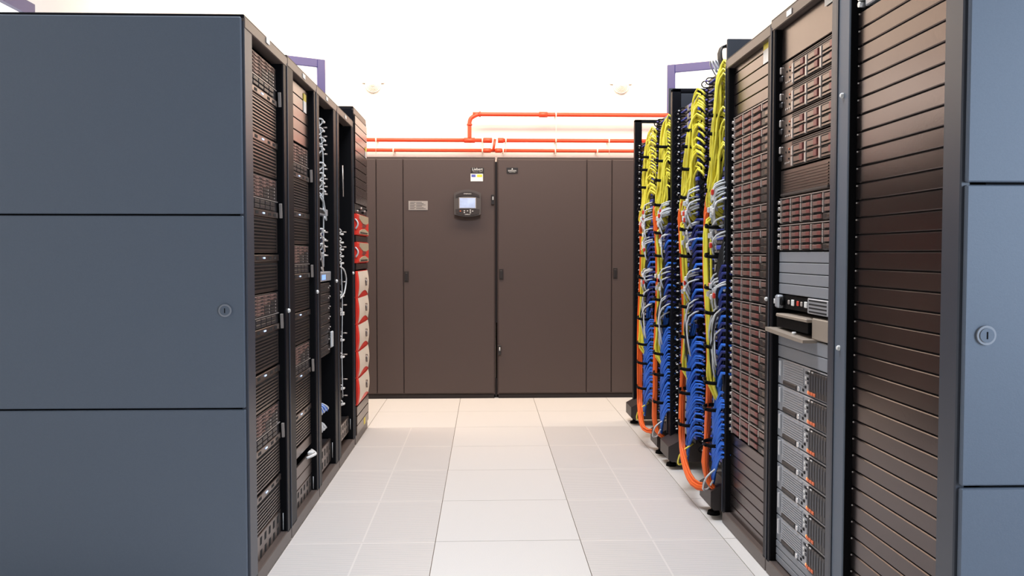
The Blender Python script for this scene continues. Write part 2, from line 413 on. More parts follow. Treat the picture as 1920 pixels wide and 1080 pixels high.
for x, z, s in ((-1.06, 2.785, 'left'), (1.29, 2.79, 'right')):
    o = empty('wall_lamp', (x, WY1, z)); tag(o, 'faint off-white domed fitting high on the back wall, %s one' % s, 'wall lamp', 'off-white fittings on the back wall')
    b = MB().mat('detector'); b.cyl((0, -.03, 0), (0, 0, 0), .075, 24); b.build('base', o)
    b = MB().mat('detector'); 
    for k in range(5):
        b.cyl((0, -.03-.012*k, -.01), (0, -.042-.012*k, -.01), .06-.011*k, 20, .06-.011*(k+1)+.002)
    b.build('dome', o)
    MB().mat('detector').rbox(-.105, .105, -.02, 0, .012, .03, .003).build('crossbar', o)

# ------------------------------------------------------------------ rack cabinets
REC = .03
def rack(y0, y1, op, side, H, label, sidepanel=None, lock=None, zseam=(.667, 1.333), nearmat='post', farmat='post', depth=1.05, topb=.045, seams=True, group='rack cabinets in the two rows'):
    """op = (near, far) edges of the opening; side -1 left row, +1 right row"""
    XP = XL if side < 0 else XR
    s = side
    root = empty('server_rack', (XP, y0, 0)); tag(root, label, 'server rack', group)
    def bx(m, x0, x1, ya, yb, za, zb, nm, bev=.003, par=root, lab=None):
        # x measured from the front plane into the rack
        a, c = sorted((s*x0, s*x1))
        return MB().mat(m).rbox(a, c, ya-y0, yb-y0, za, zb, bev).build(nm, par, lab)
    bx(nearmat, 0, .06, y0+.002, op[0], .045, H-.02, 'post'); bx(farmat, 0, .06, op[1], y1-.002, .045, H-.02, 'post')
    bx('inner', .004, 1.0, op[1]-.0025, op[1]+.001, .05, H-.04, 'recess_dark_sheet', .0008)  # black sheet added over the post's inner face to darken the recess
    # thin rails just inside the opening
    bx('trimrail', .004, .02, op[0], op[0]+.010, .06, H-.06, 'rail', .001); bx('trimrail', -.004, .0, y1-.014, y1-.006, .05, H-.03, 'edge_strip', .001)
    bx('topbar', -.002, .05, y0+.003, y1-.003, H-topb, H-.006, 'top_bar'); bx('post', .0, depth, y0, y1, H-.012, H, 'top_panel', .002)
    bx('topbar', .0, .08, y0+.004, y1-.004, .0, .055, 'plinth')
    bx('inner', .62, .64, op[0]-.02, op[1]+.02, .03, H-.03, 'back_panel', .002)
    bx('inner', .055, depth, y1-.02, y1-.004, .03, H-.02, 'far_side_panel', .002)
    bx('inner', .06, depth, op[0]-.015, op[0]-.003, .03, H-.02, 'recess_dark_sheet', .002)
    bx('inner', .05, depth, y0+.02, y1-.02, .01, .03, 'floor_pan', .002)
    if sidepanel:
        zz = [.03, zseam[0], zseam[1], H-.008] if seams else [.03, H-.008]
        ps = []
        for i in range(len(zz)-1):
            p = bx(sidepanel, .008, depth, y0-.012, y0+.002, zz[i]+.003, zz[i+1]-.003, 'side_panel', .003); ps.append(p)
        bx('inner', .02, depth-.02, y0+.002, y0+.006, .03, H-.02, 'side_liner', .001)
        if lock:
            lx, lz = lock; l = ps[1]
            b = MB().mat('greyblank').cyl((s*lx, -.018, lz), (s*lx, -.010, lz), .0215, 28); b.mat('side').cyl((s*lx, -.0205, lz), (s*lx, -.0175, lz), .016, 24); b.mat('inner').box(s*lx-.0015, s*lx+.0015, -.0212, -.0202, lz-.008, lz+.008)
            b.build('lock', l)
    return root
H = 2.0
rack(3.02, 3.66, (3.12, 3.59), -1, 1.992, 'black rack with blue-grey side panel, nearest in the left row', 'side', (.071, .996), (.661, 1.319), nearmat='trimrail', depth=1.30)
rack(3.66, 4.28, (3.77, 4.22), -1, H, 'open black server rack, second from the camera in the left row')
rack(4.28, 4.86, (4.35, 4.75), -1, H, 'open black rack of white-cabled devices, third in the left row')
rack(4.86, 5.44, (4.93, 5.38), -1, H, 'nearly empty dark rack, fourth in the left row')
rack(5.46, 6.02, (5.475, 6.005), -1, 2.09, 'taller rack holding red and cream devices at the far end of left row', 'post', None, seams=False)
rack(1.91, 2.61, (1.985, 2.52), 1, 2.04, 'rack with blue-grey side panel and lock, nearest in the right row', 'side', (.055, 1.009), (.671, 1.342), farmat='side', depth=1.1, nearmat='trimrail')
rack(2.61, 3.22, (2.651, 3.18), 1, 2.04, 'server rack of grey panels and silver servers, second in the right row', nearmat='trimrail')
rack(3.22, 3.83, (3.255, 3.79), 1, 2.03, 'rack full of stacked drive shelves, third in the right row')
# white thumb screws / magnets on the posts
for (X, Y, Z, lab) in ((XL-.001, 3.635, .955, 'between nearest and second left racks'), (XL-.001, 4.255, 1.005, 'between second and third left racks'), (XL-.001, 4.80, 1.04, 'between third and fourth left racks'),
                       (XR+.001, 2.56, 1.65, 'high on the post left of nearest right rack'), (XR+.001, 2.56, .91, 'low on the post left of nearest right rack'), (XR+.001, 3.235, 1.02, 'between the drive shelf rack and grey panel rack'), (XL-.001, 5.40, 1.07, 'between the fourth and farthest left racks'), (XR+.001, 3.81, 1.03, 'between the patch cables and the drive shelf rack')):
    s = 1 if X < 0 else -1
    o = MB().mat('white'); r = .0078 if X > 0 else .009
    o.cyl((X, Y, Z), (X+s*.006, Y, Z), r, 16); o.cyl((X+s*.006, Y, Z), (X+s*.010, Y, Z), r, 16, r*.6)
    tag(o.build('door_bumper'), 'small round white bumper on the post '+lab, 'bumper', 'white bumpers on rack posts')
# holes along the blue post of the right row
for Z in (1.98, 1.86, 1.62, 1.32, .98, .70, .64, .30):
    pass

# ------------------------------------------------------------------ devices
RL, RR = PI/2, -PI/2
def grille(b, x0, x1, z0, z1, pitch, m='dplastic', yf=-.004, frac=.5):
    b.mat('hole').box(x0, x1, yf+.004, yf+.006, z0, z1)
    b.mat(m); n = max(1, int((z1-z0)/pitch)); p = (z1-z0)/n
    for i in range(n): b.box(x0, x1, yf, yf+.004, z0+p*i, z0+p*(i+frac))
def bodybox(b, W, Hh, d=.45, m='plastic'): b.mat(m).box(.01, W-.01, .006, d, .001, Hh-.002)
def mk_blank(W, Hh, m, screws=False):
    def f():
        if not screws:
            o = MB().mat(m).cbox(0, W, -.006, .004, .0012, Hh-.0012, .002).build('blanking_panel'); return o
        r = empty('blanking_panel', (0, 0, 0))
        MB().mat(m).cbox(0, W, -.008, .004, .0015, Hh-.0015, .0025).build('plate', r)
        MB().mat('inner').box(.018, W-.018, -.0035, .0045, -.0012, .0014).build('joint_gasket', r)
        for x in (.012, W-.012):
            MB().mat('strip').cyl((x, -.0105, Hh-.006), (x, -.0075, Hh-.006), .0022, 8).build('screw', r)
        return r
    return f
def mk_drive_server(W, Hh):
    def f():
        r = empty('server', (0, 0, 0)); zt = Hh
        b = MB(); bodybox(b, W, Hh); b.build('body', r)
        # drive cage
        z1 = zt-.003; z0 = zt-.087
        MB().mat('dplastic').cbox(0, W, -.003, .008, z0, z1, .002).build('drive_cage', r)
        rows = 6; cw = (W-.05)/4; rh = (z1-z0-.008)/rows
        dm = MB().mat('driveface').cbox(.003, cw-.003, -.007, -.002, .0015, rh-.0015, .001); dm.mat('hole').box(cw*.45, cw*.85, -.0075, -.0069, rh*.25, rh*.55); d0 = None
        for c in range(4):
            for k in range(rows):
                if d0 is None: d0 = dm.build('drive', r); d = d0
                else:
                    if c >= 2 and k < 4 and c == 3 or (c == 2 and k < 3):
                        key = 'dk'; 
                        if key not in f.__dict__:
                            q = MB().mat('driveface2').cbox(.003, cw-.003, -.007, -.002, .0015, rh-.0015, .001); q.mat('strip').box(cw*.72, cw*.82, -.0078, -.0069, rh*.25, rh*.7)
                            f.dk = q.build('drive', r); d = f.dk
                        else: d = f.dk.copy(); C.objects.link(d)
                    else: d = d0.copy(); C.objects.link(d)
                d.parent = r; d.location = (.012+c*cw, 0, z0+.004+k*rh)
        MB().mat('strip').box(0, W, -.006, .004, z0-.003, z0).build('divider_strip', r)
        # modules
        mz1 = z0-.004; mz0 = zt-.128
        MB().mat('plastic').box(0, W, -.002, .008, mz0, mz1).build('module_bay', r)
        nm = 5; mw = (W-.06)/nm
        for c in range(nm):
            b = MB().mat('driveface2'); b.cbox(.006+c*mw, (c+1)*mw-.004, -.009, -.001, mz0+.003, (mz0+mz1)/2-.002, .002); b.cbox(.006+c*mw, (c+1)*mw-.004, -.009, -.001, (mz0+mz1)/2+.001, mz1-.003, .002)
            b.build('fan_module', r)
        # strip with slots and status light
        sz1 = zt-.130; sz0 = zt-.154
        b = MB().mat('taupe').cbox(0, W, -.008, .008, sz0, sz1, .002); b.mat('hole')
        for x in (.03, .10, .30, .38): b.box(x*W/.47, x*W/.47+.04, -.0086, -.0079, sz0+.006, sz1-.007)
        s = b.build('status_strip', r)
        MB().mat('led').rbox(W*.44, W*.50, -.0105, -.008, (sz0+sz1)/2-.003, (sz0+sz1)/2+.003, .001).build('status_light', s)
        b = MB().mat('taupe').cbox(0, W, -.003, .006, .002, sz0-.001, .002); grille(b, .010, W-.022, .010, sz0-.006, .0118, 'taupe', -.0075, .42); b.build('grille', r)
        # ejector handle at the far end
        MB().mat('strip').prism([(W-.006, mz1-.004), (W+.004, mz1-.002), (W+.012, sz0+.004), (W+.002, sz0+.002)], -.022, -.012).build('handle', r, 'pale angled ejector handle')
        return r
    return f
def mk_grille_server(W, Hh):
    def f():
        r = empty('server', (0, 0, 0)); b = MB(); bodybox(b, W, Hh); b.build('body', r)
        b = MB().mat('taupe').cbox(0, W, -.008, .008, Hh-.027, Hh-.002, .002); b.mat('hole')
        for x in (.03, .10, .30, .38): b.box(x*W/.47, x*W/.47+.04, -.0086, -.0079, Hh-.020, Hh-.009)
        s = b.build('status_strip', r)
        MB().mat('led').rbox(W*.44, W*.50, -.0105, -.008, Hh-.017, Hh-.011, .001).build('status_light', s)
        b = MB().mat('taupe').cbox(0, W, -.003, .006, .002, Hh-.028, .002); grille(b, .010, W-.022, .010, Hh-.034, .0118, 'taupe', -.0075, .42); b.build('grille', r)
        return r
    return f
def mk_ups(W, Hh, tags=True):
    def f():
        r = empty('power_supply_unit', (0, 0, 0)); b = MB(); bodybox(b, W, Hh); b.build('body', r)
        MB().mat('taupe').cbox(0, W, -.004, .008, .001, Hh-.001, .003).build('front', r)
        for k in range(2):
            z = Hh*(.10+.45*k)
            for j in range(5):
                MB().mat('hole').prism([(.12+j*.066, z+.004), (.145+j*.066, z+.004), (.150+j*.066, z+Hh*.3), (.125+j*.066, z+Hh*.3)], -.0048, -.0035).build('vent', r)
            t = MB().mat('white').rbox(.028, .062, -.008, -.003, z+.004, z+.040, .002).build('white_tag', r, 'white tag')
            if tags: MB().mat('red').rbox(.020, .038, -.009, -.004, z-.006, z+.006, .002).build('red_switch', r, 'red switch')
        MB().mat('white').cyl((W+.006, -.012, Hh*.15), (W+.006, -.012, Hh*.8), .004, 8).build('earth_lead', r, 'short white lead')
        return r
    return f
def ordgrp(i, what, where): return '%s, %s in the %s' % (what, ordw(i), where)

# --- left rack 1 and 2: alternating servers
WL1 = 3.59-3.13; XD = XL-REC
for i in range(4):
    zt = 1.926-.4435*i
    put('ds1', mk_drive_server(WL1-.012, .293), (XD, 3.13, zt-.293), RL, 'drive-bay server, %s of the four in the nearest left rack' % ordw(i), 'server', 'drive servers in the nearest left rack')
    put('gs1', mk_grille_server(WL1-.012, .146), (XD, 3.13, zt-.4425), RL, 'grille-fronted server, %s of the four in the nearest left rack' % ordw(i), 'server', 'grille servers in the nearest left rack')
put('ups1', mk_ups(WL1-.005, .106, True), (XD, 3.13, .046), RL, 'low dark power unit with white tags and red switches, bottom of nearest left rack', 'power unit', None)
WL2 = 4.22-3.78
for i in range(5):
    put('bl2', mk_blank(WL2-.008, .0525, 'blank'), (XD, 3.78, 1.942-.0525*(i+1)), RL, ordgrp(i, 'brown blanking panel', 'second left rack'), 'blanking panel', 'blanking panels in the second left rack')
for i in range(3):
    zt = 1.677-.4485*i
    put('ds2', mk_drive_server(WL2-.012, .300), (XD, 3.78, zt-.300), RL, 'drive-bay server, %s of the three in the second left rack' % ordw(i), 'server', 'drive servers in the second left rack')
    put('gs2', mk_grille_server(WL2-.012, .146), (XD, 3.78, zt-.447), RL, 'grille-fronted server, %s of the three in the second left rack' % ordw(i), 'server', 'grille servers in the second left rack')
put('bl2b', mk_blank(WL2-.008, .048, 'taupe'), (XD, 3.78, .281), RL, 'flat brown panel just above the dark gap in the second left rack', 'blanking panel', None)
for i in range(2): put('bl2c', mk_blank(WL2-.008, .052, 'taupe'), (XD, 3.78, .245-.052*(i+1)), RL, 'brown panel %s the dark gap low in the second left rack' % ('right below' if i == 0 else 'second below'), 'blanking panel', 'brown panels above the power unit')
put('ups2', mk_ups(WL2-.005, .092, False), (XD, 3.78, .047), RL, 'low dark power unit with white tags, bottom of the second left rack', 'power unit', None)
b = MB().mat('white').tube([(XD+.02, 4.02, .255), (XD+.05, 4.06, .262), (XD+.045, 4.10, .262), (XD+.02, 4.14, .266)], .006, 8); o = b.build('power_plug'); MB().mat('white').rbox(XD+.01, XD+.038, 4.09, 4.13, .252, .268, .004).build('plug_head', o)
tag(o, 'white plug and lead sticking out of the gap low in second left rack', 'plug')
# stickers under the top bars
for (X, Y, Z, s, lab) in ((XL+.003, 3.33, 1.975, 1, 'top bar of the nearest left rack'), (XL+.003, 3.98, 1.975, 1, 'top bar of second left rack'), (XL+.003, 4.55, 1.975, 1, 'top bar of third left rack'), (XL+.003, 5.15, 1.975, 1, 'top bar of fourth left rack'), (XR-.003, 3.02, 2.014, -1, 'top bar above the silver servers')):
    o = MB().mat('white').rbox(min(X, X+s*.002), max(X, X+s*.002), Y-.025, Y+.025, Z-.010, Z+.010, .0005); tag(o.build('sticker'), 'small white sticker on the '+lab, 'label', 'white stickers on the rack top bars')
def biglabel(X, Y, Z, s, w, h, lab):
    o = MB().mat('white').box(min(X, X+s*.0015), max(X, X+s*.0015), Y-w/2, Y+w/2, Z-h/2, Z+h*.1); o.mat('yellowlab').box(min(X, X+s*.0015), max(X, X+s*.0015), Y-w/2, Y+w/2, Z+h*.1, Z+h/2)
    tag(o.build('sticker'), lab, 'label')
biglabel(XD+.007, 4.12, 1.88, 1, .06, .085, 'yellow and white label on the blanking panels of second left rack')
biglabel(XL+.011, 5.94, 1.86, 1, .05, .07, 'pale yellow label near the top of the farthest left rack')
biglabel(XR+REC-.009, 2.72, 2.0, -1, .085, .075, 'yellow and white label at the top of the silver server rack')
biglabel(XR+REC-.009, 3.34, 1.955, -1, .065, .085, 'yellow and white label above the drive shelves')

# --- left rack 3: switches with white patch loops
def mk_switch(W, Hh, m='plastic', blue=False):
    def f():
        r = empty('network_switch', (0, 0, 0)); b = MB(); bodybox(b, W, Hh, .3, m); b.build('body', r)
        b = MB().mat('dbluecable' if blue else 'plastic').cbox(0, W, -.002, .008, .001, Hh-.002, .002)
        b.mat('hole')
        for j in range(12): b.box(.04+j*(W-.08)/12, .04+(j+.8)*(W-.08)/12, -.0026, -.0018, Hh*.25, Hh*.75)
        b.build('front', r)
        MB().mat('strip').cyl((W-.012, -.03, Hh*.5), (W-.012, .0, Hh*.5), .004, 8).build('port_plug', r)
        return r
    return f
WL3 = .38
Z3s = [1.856, 1.809, 1.764, 1.716, 1.637, 1.584, 1.544, 1.504, 1.302, 1.257, 1.225, 1.179]
for i, z in enumerate(Z3s):
    put('sw3%d' % (i >= 8), mk_switch(WL3, .036, 'plastic', i >= 8), (XD-.03, 4.365, z-.018), RL, ordgrp(i, 'dark network switch with white leads', 'third left rack'), 'network switch', 'network switches in the third left rack')
def lead(pts, r, m, name, label, cat, group, plug=None, n=6, sm=3):
    o = MB().mat(m).tube(pts, r, n, sm).build(name); tag(o, label, cat, group)
    return o
for i, z in enumerate(Z3s):
    xx = XD-.03
    y0 = 4.50+random.uniform(-.03, .03)
    pts = [(xx, y0, z), (xx+.035, y0+.01, z+.012), (xx+.045, y0+.05, z+.006), (xx+.03, y0+.02, z-.022), (xx+.04, y0-.05, z-.028), (xx+.025, y0-.09, z-.006), (xx+.0, y0-.10, z+.0)]
    o = lead(pts, .0042, 'greycab', 'patch_cable', ordgrp(i, 'white looped lead', 'third left rack'), 'cable', 'white looped leads in the third left rack')
    MB().mat('white').rbox(xx+.036, xx+.052, y0+.040, y0+.070, z-.003, z+.007, .002).build('plug', o)
o = lead([(XD-.02, 4.60, 1.88), (XD+.0, 4.605, 1.7), (XD-.0, 4.60, 1.5), (XD+.0, 4.605, 1.35), (XD+.0, 4.595, 1.12)], .004, 'greycab', 'patch_cable', 'long thin grey lead hanging down the front of the third left rack', 'cable', None)
for k, (ya, za, zb) in enumerate(((4.47, 1.50, 1.40), (4.50, 1.48, 1.36), (4.40, 1.25, 1.10), (4.45, 1.30, 1.20))):
    lead([(XD, ya, za), (XD+.02, ya+.01, (za+zb)/2+.02), (XD+.025, ya+.05, zb), (XD+.01, ya+.08, zb+.02)], .004, 'greycab' if k < 2 else 'strip', 'patch_cable', 'thin slack lead hanging between the switches of third left rack', 'cable', 'slack leads in the third left rack')
r = empty('media_converter', (XD-.01, 4.42, 1.385), RL); tag(r, 'small grey box under the white leads in the third left rack', 'device'); MB().mat('silver').cbox(0, .26, -.02, .12, 0, .034, .003).build('body', r); MB().mat('hole').box(.03, .2, -.0206, -.0195, .008, .026).build('port_row', r)
r = empty('storage_controller', (XD, 4.365, 1.046), RL); tag(r, 'pale grey device with a blue display in third left rack', 'device')
MB().mat('silver').cbox(0, WL3, -.012, .3, 0, .048, .003).build('body', r); MB().mat('bluescr').box(.12, .22, -.013, -.0115, .008, .034).build('display', r)
def mk_1u(W, Hh):
    def f():
        r = empty('server', (0, 0, 0)); b = MB(); bodybox(b, W, Hh, .4); b.build('body', r)
        b = MB().mat('dplastic').cbox(0, W, -.006, .008, .002, Hh-.002, .002); b.mat('hole').box(.03, W*.75, -.0066, -.0055, Hh*.25, Hh*.4); b.box(.03, W*.6, -.0066, -.0055, Hh*.6, Hh*.72); b.build('front', r)
        MB().mat('strip').cyl((W-.05, -.010, Hh*.45), (W-.05, -.006, Hh*.45), .004, 8).build('button', r)
        MB().mat('strip').cyl((W-.02, -.012, Hh*.6), (W-.02, -.006, Hh*.6), .004, 8).build('thumbscrew', r)
        return r
    return f
for i in range(7):
    put('s1u', mk_1u(WL3, .054), (XD, 4.365, 1.038-.0545*(i+1)), RL, ordgrp(i, 'slim dark server', 'stack of slim servers in third left rack')[:120], 'server', 'slim servers in the third left rack')
o = MB().mat('greycab').rbox(XD+.012, XD+.024, 4.70, 4.745, .69, .775, .004); tag(o.build('hanging_tag'), 'white tag hanging at the lower right of third left rack', 'tag')
for i, z in enumerate((.40, .31)):
    r = empty('cable_clump', (XD, 4.40, z)); tag(r, '%s clump of pale blue plugs low in third left rack' % ('upper' if i == 0 else 'lower'), 'cables', 'pale plug clumps in third left rack')
    for k in range(7 if i == 0 else 5):
        MB().mat('bluecable' if k % 2 and i == 0 else 'greycab').tube([(0-.05, .02*k, .01+.003*k), (.0, .03+.018*k, .015), (.010+.002*k, .05+.02*k, -.01-.005*(k % 3)), (.008, .07+.022*k, -.025+.01*(k % 3))], .005, 6).build('lead', r)
put('ups3', mk_ups(WL3, .125, False), (XD, 4.365, .07), RL, 'dark power unit with white tags, bottom of the third left rack', 'power unit', None)
# --- left rack 4
for i, z in enumerate((1.319, 1.27, 1.229, 1.19, 1.15, .958, .86, .85, .699, .60, .414, .322)):
    xx = XD-.02; y0 = 5.13
    st = [(xx-.02, y0-.06, z+.01), (xx+.01, y0-.02, z+.016), (xx+.02, y0+.03, z), (xx+.012, y0+.0, z-.015), (xx+.024, y0+.06, z-.02)]
    o = lead(st, .0045, 'greycab', 'patch_cable', ordgrp(i, 'short white lead', 'fourth left rack'), 'cable', 'short white leads in the fourth left rack')
    MB().mat('white').rbox(xx+.014, xx+.030, y0+.04, y0+.07, z-.022, z-.012, .002).build('plug', o)
lead([(XD-.02, 5.1, 1.12), (XD+.01, 5.17, 1.10), (XD+.015, 5.24, 1.04), (XD+.01, 5.20, .96), (XD, 5.12, .93)], .0045, 'greycab', 'patch_cable', 'large round white loop of lead in the fourth left rack', 'cable', None)
lead([(XD, 5.15, 1.13), (XD+.004, 5.16, .9), (XD, 5.155, .6), (XD+.004, 5.15, .35)], .003, 'greycab', 'patch_cable', 'thin grey lead hanging down the middle of fourth left rack', 'cable', None)
lead([(XD+.01, 5.17, 1.70), (XD+.012, 5.17, 1.52)], .004, 'strip', 'support_rod', 'short pale rod upright in the dark upper part of fourth left rack', 'rod', None, sm=1)
for i in range(8):
    put('sw4', mk_switch(.42, .036), (XD-.03, 4.945, (1.30, 1.21, 1.00, .86, .69, .56, .41, .31)[i]), RL, ordgrp(i, 'black network switch in shadow', 'fourth left rack'), 'network switch', 'network switches in the fourth left rack')
put('ups4', mk_ups(.43, .10, False), (XD, 4.945, .10), RL, 'dark power unit at the bottom of the fourth left rack', 'power unit', None)
# --- left rack 5
W5 = .53; X5 = XL+.004
z5 = [2.045, 1.985, 1.932, 1.877, 1.824, 1.770, 1.716, 1.660, 1.605, 1.551, 1.50]
for i in range(10):
    put('bl5', mk_blank(W5, .0535, 'blank'), (X5, 5.475, z5[i+1]), RL, ordgrp(i, 'brown blanking panel', 'farthest left rack'), 'blanking panel', 'upper blanking panels in the farthest left rack')
r = empty('patch_shelf', (X5, 5.475, 1.44), RL); tag(r, 'dark shelf of dangling plugs above the red devices in farthest left rack', 'shelf')
MB().mat('plastic').cbox(0, W5, -.0, .2, 0, .058, .002).build('body', r)
for k in range(6): MB().mat('inner' if k % 2 else 'strip').cyl((.06+.08*k, -.014, .014+.012*(k % 3)), (.06+.08*k, 0, .014+.012*(k % 3)), .006, 8).build('plug', r)
def curved_front(b, W, z0, z1, bulge, y0=0, nx=10, nz=8, x0=0, x1=None, off=0):
    """panel bulging outward"""
    x1 = W if x1 is None else x1; k = len(b.v)
    for j in range(nz+1):
        for i in range(nx+1):
            u = i/nx; v = j/nz; x = x0+(x1-x0)*u; z = z0+(z1-z0)*v
            gx = x/W
            d = bulge*(1-(2*gx-1)**4)*.4+bulge*.6*math.sin(PI*v)
            b.v.append((x, y0-d-off, z))
    for j in range(nz):
        for i in range(nx):
            a = k+j*(nx+1)+i; b.face([a, a+1, a+nx+2, a+nx+1], True)
    return b
def mk_cream(W, Hh):
    def f():
        r = empty('storage_array', (0, 0, 0)); b = MB(); b.mat('plastic').box(.01, W-.01, .002, .45, .002, Hh-.002); b.build('body', r)
        b = MB().mat('red'); curved_front(b, W, .0, Hh, .016); b.box(0, W, -.006, .004, 0, .006); b.build('red_bezel', r)
        b = MB().mat('red'); 
        for j in range(8):      # side lip along the near edge
            v0, v1 = j/8, (j+1)/8; d0 = .016*.6*math.sin(PI*v0)+.003; d1 = .016*.6*math.sin(PI*v1)+.003; n = len(b.v)
            b.v += [(0, 0, Hh*v0), (0, -d0, Hh*v0), (0, -d1, Hh*v1), (0, 0, Hh*v1), (.05, -d0-.004, Hh*v0), (.05, -d1-.004, Hh*v1)]
            b.face([n, n+1, n+2, n+3]); b.face([n+1, n+4, n+5, n+2], True)
        b.build('side_lip', r)
        b = MB().mat('cream'); nx = 12; nz = 10; k = len(b.v)
        for j in range(nz+1):
            for i in range(nx+1):
                x = .05+(W-.052)*i/nx; arch = .034*math.sin(PI*min(1, max(0, (i/nx)*1.05)))+.004
                z = arch+(Hh-.004-arch)*j/nz; v = z/Hh
                d = .016*(1-(2*x/W-1)**4)*.4+.016*.6*math.sin(PI*v)
                b.v.append((x, -d-.004, z))
        for j in range(nz):
            for i in range(nx):
                a = k+j*(nx+1)+i; b.face([a, a+1, a+nx+2, a+nx+1], True)
        b.build('cream_cover', r)
        b = MB().mat('taupe').cyl((W*.60, -.028, Hh*.55), (W*.60, -.016, Hh*.55), .026, 20); b.mat('strip').cyl((W*.60, -.030, Hh*.55), (W*.60, -.027, Hh*.55), .017, 16); b.build('emblem', r)
        return r
    return f
def mk_redtan(W, Hh):
    def f():
        r = empty('storage_array', (0, 0, 0)); b = MB(); b.mat('plastic').box(.01, W-.01, .002, .45, .002, Hh-.002); b.build('body', r)
        b = MB().mat('red'); b.cbox(0, W, -.014, .004, 0, Hh, .006); b.build('red_bezel', r)
        b = MB().mat('tan'); b.prism([(.09, Hh*.97), (W-.04, Hh*.97), (W-.04, Hh*.66), (W*.72, Hh*.56), (W*.45, Hh*.58), (.09, Hh*.78)], -.018, -.013).build('upper_mesh', r)
        b = MB().mat('tan'); b.prism([(.09, Hh*.06), (W-.04, Hh*.06), (W-.04, Hh*.20), (W*.6, Hh*.34), (.22, Hh*.30), (.09, Hh*.20)], -.018, -.013); b.build('lower_mesh', r)
        MB().mat('dplastic').rbox(.11, W-.11, -.021, -.016, Hh*.09, Hh*.16, .002).build('vent_slot', r)
        MB().mat('latch').prism([(.20, Hh*.40), (W*.55, Hh*.36), (W*.75, Hh*.48), (W*.55, Hh*.58), (.24, Hh*.56)], -.017, -.013).build('red_relief', r)
        MB().mat('greycab').tube([(-.002, -.002, Hh*.75), (-.006, -.016, Hh*.62), (-.006, -.018, Hh*.45), (-.002, -.004, Hh*.28)], .005, 6).build('side_lead', r, 'curved white side lead')
        return r
    return f
for i, (a, c) in enumerate(((1.305, 1.438), (1.130, 1.257))):
    put('rt', mk_redtan(W5, .130), (X5, 5.475, a), RL, '%s red device with tan mesh in the farthest left rack' % ('upper' if i == 0 else 'lower'), 'storage array', 'red and tan storage arrays')
for i, z in enumerate((1.262, 1.087)):
    put('rtb', mk_blank(W5, .040, 'blank'), (X5, 5.475, z), RL, 'narrow brown panel below the %s red device in farthest left rack' % ('upper' if i == 0 else 'lower'), 'blanking panel', 'narrow panels below red devices')
for i, z in enumerate((.914, .748, .580, .412, .244)):
    put('cr', mk_cream(W5, .1665), (X5, 5.475, z), RL, ordgrp(i, 'cream device with red curved edge', 'farthest left rack'), 'storage array', 'cream and red storage arrays')
for i, z in enumerate((.178, .118)):
    put('bl5b', mk_blank(W5, .058, 'taupe'), (X5, 5.475, z), RL, 'brown panel %s the lowest cream device in farthest left rack' % ('right below' if i == 0 else 'second below'), 'blanking panel', 'panels below the cream devices')
r = empty('power_supply_unit', (X5, 5.475, .058), RL); tag(r, 'low brown unit with a yellow label, bottom of farthest left rack', 'power unit')
MB().mat('taupe').cbox(0, W5, -.005, .3, 0, .058, .003).build('body', r); MB().mat('yellowlab').box(.30, .37, -.0062, -.0048, .008, .05).build('yellow_label', r)

# --- right rack 1: blanking panels floor to top
XD = XR+REC
def rloc(yfar, z): return (XD, yfar, z)
W1 = 2.515-1.995; U = .0487
for i in range(37):
    zt = 1.8753-U*i
    put('blr1', mk_blank(W1, U, 'blank', True), rloc(2.515, zt-U), RR, ordgrp(i, 'dark blanking panel', 'nearest right rack'), 'blanking panel', 'blanking panels in the nearest right rack')
r = empty('metal_bracket', rloc(2.515, 1.882), RR); tag(r, 'shiny metal bracket with screws at the top of nearest right rack', 'bracket')
MB().mat('silver').cbox(.05, W1, -.01, .2, 0, .055, .003).build('body', r)
for k in range(3): MB().mat('bright').cyl((.030, -.02, .010+.018*k), (.030, .0, .010+.018*k), .008, 10).build('knob', r)
MB().mat('inner').box(.0, .06, .002, .2, 0, .055).build('bracket_ear', r)

